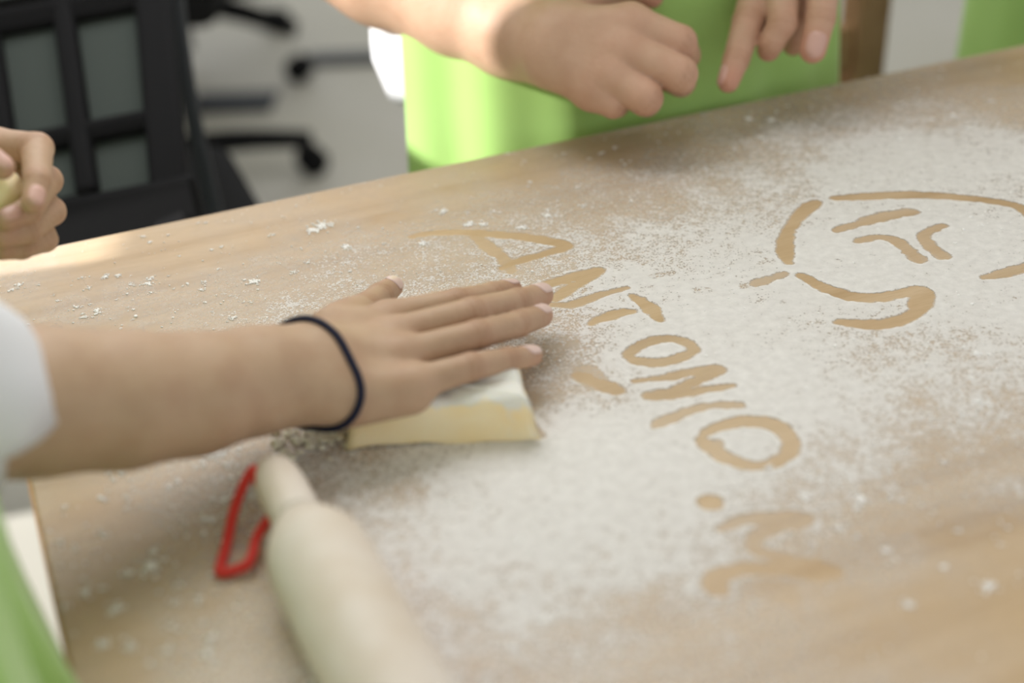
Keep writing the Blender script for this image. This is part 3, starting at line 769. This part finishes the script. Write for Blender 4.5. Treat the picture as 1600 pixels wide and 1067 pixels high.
def crumbs():
    V = []; F = []
    for k in range(95):
        px = rng.uniform(425, 540); py = 702 - (px - 430) * .30 + rng.normal(0, 12)
        if py > 718: continue
        c = at_t(px, py, 1.0); r = rng.uniform(.0008, .0024)
        lo = c - r * 2
        ph = rng.random(3) * 6
        vv = []; nn = 8
        for i in range(5):
            la = -1.4 + 2.8 * i / 4
            for j in range(nn):
                a = j / nn * 6.283; w = 1 + .35 * math.sin(3 * a + ph[0]) * math.cos(2 * la + ph[1])
                vv.append(c + np.array([math.cos(a) * math.cos(la) * r * w * 1.4, math.sin(a) * math.cos(la) * r * w, math.sin(la) * r * .8 * w + r * .3]))
        b = len(V); V += vv
        for i in range(4):
            for j in range(nn): F.append((b + i * nn + j, b + i * nn + (j + 1) % nn, b + (i + 1) * nn + (j + 1) % nn, b + (i + 1) * nn + j))
    o = mesh_obj('dough_crumbs', V, F, M['crumb'])
    tag(o, 'crumbs of dough and flour beside the left end of the dough', 'crumbs', kind='stuff')
crumbs()

# ------------------------------------------------------------------ rolling pin with red cord loop
def rolling_pin():
    R = 0.0245
    a = at_t(421, 727, 24.5); b = at_t(602, 1067, 24.5)
    d = norm(b - a); a = a - d * 0.0
    p = empty('rolling_pin', (a + d * .2) - [0, 0, .0245])
    tag(p, 'pale wooden rolling pin with a red cord loop lying on the table', 'rolling pin')
    prof = [(0, .002), (.0015, .0065), (.005, .0098), (.012, .0118), (.025, .0126), (.04, .0122), (.048, .0124), (.054, .0132), (.059, .0155), (.064, .0188), (.070, .0215), (.077, .0235), (.086, R), (.2, R), (.33, R)]
    s = np.array([q[0] for q in prof]); r = np.array([q[1] for q in prof])
    hi = [i for i in range(len(s)) if s[i] <= .0545]; lo_ = [i for i in range(len(s)) if s[i] >= .0535]
    LEN = 0.33
    tube('barrel', [a + d * s[i] for i in lo_] + [a + d * (LEN + s[i] - s[lo_[0]]) for i in []] + [a + d * (2 * .33 - s[i]) for i in reversed(lo_[:-1])], [r[i] for i in lo_] + [r[i] for i in reversed(lo_[:-1])], M['pin'], p, 48)
    tube('handle', [a + d * s[i] for i in hi], [r[i] for i in hi], M['pin'], p, 32)
    tube('handle', [a + d * (.66 - s[i]) for i in hi], [r[i] for i in hi], M['pin'], p, 32)
    side = norm(np.cross(d, UPV))
    if np.dot(side, RT) > 0: side = -side
    h0 = a + d * .016
    path = [h0 - side * .004, h0 + side * .009 + UPV * .002, at_t(398, 733, 30), at_t(381, 757, 24), at_t(365, 800, 12), at_t(354, 850, 5), at_t(344, 886, 3), at_t(347, 895, 3), at_t(372, 889, 4), at_t(388, 880, 6), at_t(396, 862, 7), at_t(402, 838, 9), h0 + side * .008 + d * .012 + UPV * -.008, h0 - side * .002 + d * .004]
    tube('cord_loop', smooth_path(path, 8), .0026, M['red'], p, 12)['label'] = 'red cord loop'
rolling_pin()

# ------------------------------------------------------------------ person behind the table: fist and pointing hand
def edge_point(px):      # where the back edge of the table is seen at this column
    lo, hi = 0.0, TL
    for _ in range(40):
        m_ = (lo + hi) / 2; q = tl(m_, 0) - CAM; x = 800 + FPX * np.dot(q, RT) / np.dot(q, FW)
        lo, hi = (m_, hi) if x < px else (lo, m_)
    return tl(lo, 0)
def person_c():
    D = 1.06
    A = JD((430, -150, 1.17, 92), (600, -50, 1.15, 88), (720, 8, 1.13, 80), (800, 44, 1.11, 74), (868, 72, 1.08, 68))
    fg = {
        'index': JD((985, 38, 1.055, 32), (1062, 66, 1.05, 27), (1070, 86, 1.085, 24), (1040, 84, 1.105, 19)),
        'middle': JD((975, 80, 1.05, 33), (1061, 116, 1.04, 29), (1064, 128, 1.08, 23), (1035, 120, 1.10, 20)),
        'ring': JD((955, 118, 1.05, 32), (1008, 153, 1.04, 28), (1010, 160, 1.08, 22), (985, 150, 1.10, 19)),
        'pinky': JD((925, 142, 1.055, 30), (958, 163, 1.05, 22), (965, 166, 1.085, 17), (945, 158, 1.10, 15)),
        'thumb': JD((900, 10, 1.085, 34), (960, -20, 1.10, 27), (1000, -14, 1.10, 22), (1018, -6, 1.095, 19)),
    }
    w = A[-1][0]
    palm = []
    view = FW
    for nm, off in (('index', (875, 42, 1.06, 30)), ('middle', (872, 62, 1.06, 30)), ('ring', (866, 84, 1.06, 30)), ('pinky', (858, 104, 1.06, 28))):
        s0 = JD(off)[0]; q, r = fg[nm][0]; palm.append((s0[0], q, s0[1], r))
    arm = [(a, b, ra, rb) for (a, ra), (b, rb) in zip(A[:-1], A[1:])]
    c0 = edge_point(1078); ang = math.atan2(-TY[1], -TY[0])
    c = c0 + TY * 0.155
    left = np.array([-math.sin(ang), math.cos(ang), 0])
    shR = c - left * .17 + [0, 0, .42]; shL = c + left * .17 + [0, 0, .42]
    arm.insert(0, (shR, A[0][0], .05, A[0][1]))
    B = JD((1500, -260, 1.16, 85), (1330, -130, 1.13, 66))
    fg2 = {
        'index': JD((1192, -36, 1.12, 30), (1169, 34, 1.10, 25), (1150, 94, 1.09, 20.5), (1138, 128, 1.085, 17)),
        'middle': JD((1222, -40, 1.105, 30), (1222, 36, 1.085, 23), (1206, 66, 1.09, 20), (1201, 78, 1.10, 18)),
        'ring': JD((1252, -48, 1.12, 28), (1252, 30, 1.12, 21), (1246, 62, 1.13, 19), (1240, 70, 1.14, 17)),
        'thumb': JD((1290, -90, 1.10, 32), (1287, -30, 1.09, 26), (1282, 28, 1.085, 23.5), (1270, 78, 1.085, 21)),
        'pinky': JD((1275, -60, 1.13, 26), (1278, 0, 1.14, 20), (1270, 30, 1.15, 18), (1262, 40, 1.155, 16)),
    }
    palm2 = []
    for nm in ('index', 'middle', 'ring', 'pinky'):
        q, r = fg2[nm][0]; palm2.append((B[-1][0], q, .030, r))
    arm2 = [(shL, B[0][0], .05, B[0][1]), (B[0][0], B[1][0], B[0][1], B[1][1]), (shR, shL, .06, .06)]
    f1 = hand_field(palm, list(fg.values()), arm, (), .013, .0065, .018)
    f2 = hand_field(palm2, list(fg2.values()), arm2, (), .012, .006, .016)
    f = lambda P: np.minimum(f1(P), f2(P))
    allj = [j for J in list(fg.values()) + list(fg2.values()) for j in J] + A + B + [(shR, .06), (shL, .06)]
    lo, hi = bounds(allj)
    V, F = surface_nets(f, lo, hi, 0.0026)
    p = empty('person', (c[0], c[1], 0)); tag(p, 'person in green apron behind the table with one loose fist and one pointing finger', 'person')
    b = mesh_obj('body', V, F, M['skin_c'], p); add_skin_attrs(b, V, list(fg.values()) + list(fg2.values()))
    fingernail(fg2['thumb'], -FW, p, 44); fingernail(fg2['index'], -FW * .4 - RT, p, 44); fingernail(fg['thumb'], UPV, p, 44)
    cloth_wrap('shirt', c, ang, [(0.735, .196, .095), (0.775, .209, .10), (0.84, .204, .10), (1.10, .18, .10), (1.22, .13, .09)], 0, 6.2832, M['white'], p, .004, 7, 2)
    cloth_wrap('apron', c, ang, [(0.32, .225, .15), (0.60, .222, .145), (0.86, .21, .13), (1.14, .13, .125)], -1.22, 1.32, M['green'], p, .006, 8, 4, nt=110)
    cloth_wrap('apron_tie', c, ang, [(0.832, .213, .128), (0.862, .211, .128)], 0, 6.2832, M['green'], p, .001, 9, 6, nz=5)
    trouser_legs(c, ang, p)
    return c, ang
CC, CANG = person_c()

# ------------------------------------------------------------------ person at the far left: hand holding a piece of dough
def person_b():
    K = 0.925
    JB = lambda *p: JD(*[(x, y, d_ * K, r) for x, y, d_, r in p])
    fg = {
        'index': JB((-8, 232, .885, 32), (58, 232, .875, 25), (58, 284, .845, 21), (51, 317, .835, 18)),
        'middle': JB((-4, 262, .905, 30), (74, 282, .885, 23), (45, 328, .855, 20), (8, 344, .84, 17.5)),
        'ring': JB((-6, 300, .91, 29), (80, 330, .885, 22), (42, 362, .86, 19.5), (2, 372, .845, 17)),
        'pinky': JB((-10, 338, .91, 26), (70, 374, .885, 19.5), (34, 388, .865, 17), (2, 392, .855, 15)),
        'thumb': JB((-110, 250, .86, 34), (-60, 236, .84, 27), (-18, 248, .83, 22), (4, 262, .83, 19)),
    }
    A = JB((-640, 315, .83, 84), (-420, 296, .85, 80), (-200, 285, .88, 72))
    palm = []
    for nm in ('index', 'middle', 'ring', 'pinky'):
        q, r = fg[nm][0]; palm.append((A[-1][0] + UP * .012 * {'index': 1, 'middle': .3, 'ring': -.4, 'pinky': -1}[nm], q, .024, r))
    c = np.array([-1.0, 0.50, 0]); ang = TANG
    sh = c + np.array([0.03, 0.13, 1.16])
    arm = [(sh, A[0][0], .05, A[0][1])] + [(a, b, ra, rb) for (a, ra), (b, rb) in zip(A[:-1], A[1:])]
    f = hand_field(palm, list(fg.values()), arm, (), .012, .004, .018)
    lo, hi = bounds([j for J in fg.values() for j in J] + A + [(sh, .05)])
    V, F = surface_nets(f, lo, hi, 0.0022)
    p = empty('person', (c[0], c[1], 0)); tag(p, 'person at the left edge holding a small piece of dough in curled fingers', 'person')
    b = mesh_obj('body', V, F, M['skin_a'], p); add_skin_attrs(b, V, list(fg.values()))
    fingernail(fg['index'], -FW * .8 + RT * .5, p, 44); fingernail(fg['thumb'], -FW + RT * .5 + UP * .8, p, 44); fingernail(fg['middle'], -FW + UP * .2, p, 44)
    cloth_wrap('shirt', c, ang, [(0.80, .165, .105), (1.12, .175, .11), (1.22, .13, .09)], 0, 6.2832, M['white'], p, .003, 9, 13)
    cloth_wrap('apron', c, ang, [(0.36, .20, .15), (0.80, .172, .115), (1.15, .12, .118)], -1.35, 1.35, M['green'], p, .008, 9, 15)
    trouser_legs(c, ang, p)
    q = at_d(0, 303, .862 * K)
    def blob(P):
        return smin(cap(P, q - RT * .012, q + RT * .004, .013, .009), cap(P, q + UP * .006, q - UP * .012 - RT * .01, .009, .011), .008) + .0009 * np.sin(P[:, 0] * 500) * np.sin(P[:, 2] * 430)
    V, F = surface_nets(blob, q - .045, q + .045, .002)
    o = mesh_obj('dough_piece', V, F, M['dough']); attr(o, 'dust', np.zeros(len(V)))
    tag(o, 'small lump of dough held in the curled fingers at the left edge', 'dough')
person_b()

# ------------------------------------------------------------------ person at the far right: only the apron shows
def person_e():
    ang = math.atan2(-TY[1], -TY[0])
    e = at_z(1530, 80, TABLE_Z)
    c = e + TX * 0.352 + TY * 0.17; c[2] = 0
    p = empty('person', c); tag(p, 'person in bright green apron at the far right corner of the table', 'person')
    left = np.array([-math.sin(ang), math.cos(ang), 0])
    def f(P):
        d = smin(cap(P, c - left * .16 + [0, 0, 1.16], c + left * .16 + [0, 0, 1.16], .06, .06), cap(P, c + [0, 0, .85], c + [0, 0, 1.2], .085, .085), .05)
        for s in (-1, 1):
            d = smin(d, cap(P, c + left * .17 * s + [0, 0, 1.15], c + left * .22 * s + [0, 0, .9], .045, .036), .03)
            d = smin(d, cap(P, c + left * .22 * s + [0, 0, .9], c + left * .10 * s - TY * .20 + [0, 0, .93], .036, .026), .02)
        return d
    V, F = surface_nets(f, c + [-.4, -.4, .7], c + [.4, .4, 1.3], .006)
    b = mesh_obj('body', V, F, M['skin_c'], p); attr(b, 'red', np.zeros(len(V))); attr(b, 'crease', np.zeros(len(V)))
    cloth_wrap('shirt', c, ang, [(0.80, .165, .105), (1.12, .175, .11), (1.22, .13, .09)], 0, 6.2832, M['white'], p, .003, 9, 23)
    cloth_wrap('apron', c, ang, [(0.36, .21, .15), (0.62, .205, .145), (0.86, .20, .125), (1.15, .13, .12)], -1.9, 1.9, M['green'], p, .007, 7, 25)
    trouser_legs(c, ang, p, 0.80, .07)
person_e()

# ------------------------------------------------------------------ brown wooden chair behind the apron
def wooden_chair():
    top = at_d(1344, 40, 1.62); ang = TANG + math.radians(4)
    X = np.array([math.cos(ang), math.sin(ang), 0]); Y = np.array([-X[1], X[0], 0])
    base = np.array([top[0], top[1], 0.0])
    p = empty('wooden_chair', base - X * .17 + Y * .2); tag(p, 'brown wooden chair standing behind the green apron', 'chair')
    def post(o, w):
        path = [o + Y * .05 + [0, 0, 0], o + [0, 0, .44], o - Y * .012 + X * .0 + [0, 0, .93]]
        P = smooth_path(path, 6); V = []; F = []
        for k, q in enumerate(P):
            for i, j in ((-1, -1), (1, -1), (1, 1), (-1, 1)): V.append(q + X * i * w / 2 + Y * j * .016)
        for k in range(len(P) - 1):
            for i in range(4): F.append((k * 4 + i, k * 4 + (i + 1) % 4, k * 4 + 4 + (i + 1) % 4, k * 4 + 4 + i))
        F.append((3, 2, 1, 0)); n = len(V); F.append((n - 4, n - 3, n - 2, n - 1))
        mesh_obj('leg', V, F, M['brown'], p, smooth=False)
    ax = np.array([X, Y, UPV])
    post(base, .042); post(base - X * .34, .042)
    for s in (0, -.34):
        box('leg', base + X * s + Y * .40 + [0, 0, .215], (.036, .036, .43), M['brown'], p, ax, .003)
    box('seat', base - X * .17 + Y * .2 + [0, 0, .445], (.38, .44, .03), M['brown'], p, ax, .006)
    for z in (.62, .74, .88):
        box('back_rail', base - X * .17 - Y * .006 + [0, 0, z], (.30, .02, .05), M['brown'], p, ax, .004)
wooden_chair()

# ------------------------------------------------------------------ office chairs and floor panel in the background
def star_base(p, hub, R, ang0, r_tube=.022, hz=.10, casters=True, n=5):
    for k in range(n):
        a = ang0 + k * 2 * math.pi / n
        d = np.array([math.cos(a), math.sin(a), 0])
        tube('base_leg', smooth_path([hub + [0, 0, hz + .02], hub + d * R * .5 + [0, 0, hz + .01], hub + d * R + [0, 0, hz - .025]], 4), list(np.linspace(r_tube * 1.25, r_tube * .8, 9)), M['black'], p, 12)
        e = hub + d * R; s = np.array([-d[1], d[0], 0])
        tube('caster', [e - s * .026 + [0, 0, .031], e - s * .02 + [0, 0, .031], e + s * .02 + [0, 0, .031], e + s * .026 + [0, 0, .031]], [.022, .030, .030, .022], M['black'], p, 18)
    tube('gas_column', [hub + [0, 0, .05], hub + [0, 0, .40]], [.034, .026], M['black'], p, 16)
def soft_seat(p, sc, yaw=0.0, half=.20):
    X = np.array([math.cos(yaw), math.sin(yaw), 0]); Y = np.array([-X[1], X[0], 0])
    def seat(P):
        q = P - sc; d = np.stack([np.abs(q @ X) - half, np.abs(q @ Y) - half, np.abs(q[:, 2]) - .018], 1)
        return np.sqrt((np.maximum(d, 0) ** 2).sum(1)) + np.minimum(d.max(1), 0) - .03
    V, F = surface_nets(seat, sc - .36, sc + .36, .012)
    mesh_obj('seat', V, F, M['blackfab'], p)
def near_chair():
    D = 1.30
    def Q(px, py): return at_d(px, py, D - (py - 150) * .0003)
    foot = Q(60, 300) + norm(FW * [1, 1, 0]) * .22 - RT * .07; hub = np.array([foot[0], foot[1], 0])
    p = empty('slotted_chair', hub); tag(p, 'black chair with slotted back and grey mesh panels beside the table corner', 'chair')
    for sx in (-.27, .19):
        for sy in (-.17, .19):
            tube('leg', [hub + [sx, sy, 0.0], hub + [sx * .96, sy * .96, .44]], .012, M['black'], p, 12)
    soft_seat(p, hub + [0, 0, .45], 0.35)
    def bar(name, a, b, w, mat=M['black'], t=.02):
        A, B = Q(*a), Q(*b); d = B - A; L_ = np.linalg.norm(d); d = d / L_
        nrm = norm(-FW - d * np.dot(-FW, d)); s = np.cross(d, nrm)
        box(name, (A + B) / 2, (L_ + w * .5 * D / FPX, w * D / FPX, t), mat, p, np.array([d, s, nrm]), .006)
    bar('back_frame', (232, -80), (276, 400), 58); bar('back_frame', (-420, 60), (-330, 480), 58)
    bar('back_crossbar', (-430, 118), (240, -6), 44); bar('back_crossbar', (-330, 300), (262, 184), 36); bar('back_shell', (-330, 470), (285, 345), 130)
    bar('back_crossbar', (-440, -20), (232, -120), 44)
    for x0, x1 in ((84, 138), (-38, 20), (-160, -100), (-280, -220)):
        bar('back_spine', (x0, -100), (x1, 300), 34)
    cols = [(232, 276), (84, 138), (-38, 20), (-160, -100), (-280, -220)]
    for (a0, a1), (b0, b1) in zip(cols[1:], cols[:-1]):
        for y0, y1 in ((-110, -20), (10, 215), (205, 300)):
            fx = lambda u, v, y: u + (v - u) * (y + 100) / 400
            quad = [(fx(a0, a1, y0) + 6, y0 + 22), (fx(b0, b1, y0) - 6, y0), (fx(b0, b1, y1) - 6, y1), (fx(a0, a1, y1) + 6, y1 + 20)]
            V = [Q(*q) + FW * dd for dd in (.004, .008) for q in quad]
            F = [(0, 1, 2, 3), (7, 6, 5, 4)] + [(i, i + 4, (i + 1) % 4 + 4, (i + 1) % 4) for i in range(4)]
            mesh_obj('mesh_panel', V, F, M['mesh'], p, smooth=False)
    tube('frame_tube', smooth_path([at_d(268, -90, 1.40), at_d(282, 60, 1.43), at_d(303, 190, 1.46), at_d(338, 345, 1.5), at_d(345, 420, 1.5)], 6), .0088, M['darkblue'], p, 14)
near_chair()
def office_chair():
    hub = at_z(250, 330, 0.0)
    p = empty('office_chair', hub); tag(p, 'black office chair on a five legged caster base behind the slotted chair', 'chair')
    star_base(p, hub, .32, math.atan2(1, .62) - .55)
    soft_seat(p, hub + [-.02, .02, .47])
    box('backrest', hub + [-.1, .27, .80], (.42, .04, .44), M['blackfab'], p, None, .02)
office_chair()
def far_chair():
    e1 = at_z(466, 94, 0.05); e1[2] = 0
    hub = e1 + [-.30, .12, 0]
    p = empty('office_chair', hub); tag(p, 'farthest black chair whose sloping base leg reaches towards the green apron', 'chair')
    star_base(p, hub, .323, math.atan2(-.12, .30), .026, .15)
    soft_seat(p, hub + [0, 0, .50])
    box('backrest', hub + [0.0, .26, .84], (.42, .04, .44), M['blackfab'], p, None, .02)
    a, b = at_z(482, 92, .008), at_z(660, 86, .008)
    d = norm(b - a); ax = np.array([d, [-d[1], d[0], 0], UPV])
    o = box('floor_strip', (a + b) / 2, (np.linalg.norm(b - a), .07, .014), M['darkblue'], None, ax, .006)  # flat dark strip on the floor
    tag(o, 'dark strip lying on the floor left of the green apron', 'cable cover')
far_chair()
def floor_panel():  # dark grey plate on the floor with a smaller one on top
    a, b, c_, d = at_z(302, 150, .0), at_z(428, 146, 0), at_z(428, 176, 0), at_z(306, 180, 0)
    cen = (a + b + c_ + d) / 4; X = norm(b - a); Y = np.array([-X[1], X[0], 0])
    p = empty('floor_panel', cen); tag(p, 'dark grey panel lying on the floor between the chairs', 'floor socket')
    ax = np.array([X, Y, UPV]); w = np.linalg.norm(b - a); h = np.linalg.norm(d - a)
    box('rim', cen + [0, 0, .004], (w, h, .008), M['darkblue'], p, ax, .002)
    box('lid', cen + [0, 0, .010], (w * .86, h * .8, .006), M['darkblue'], p, ax, .002)
floor_panel()
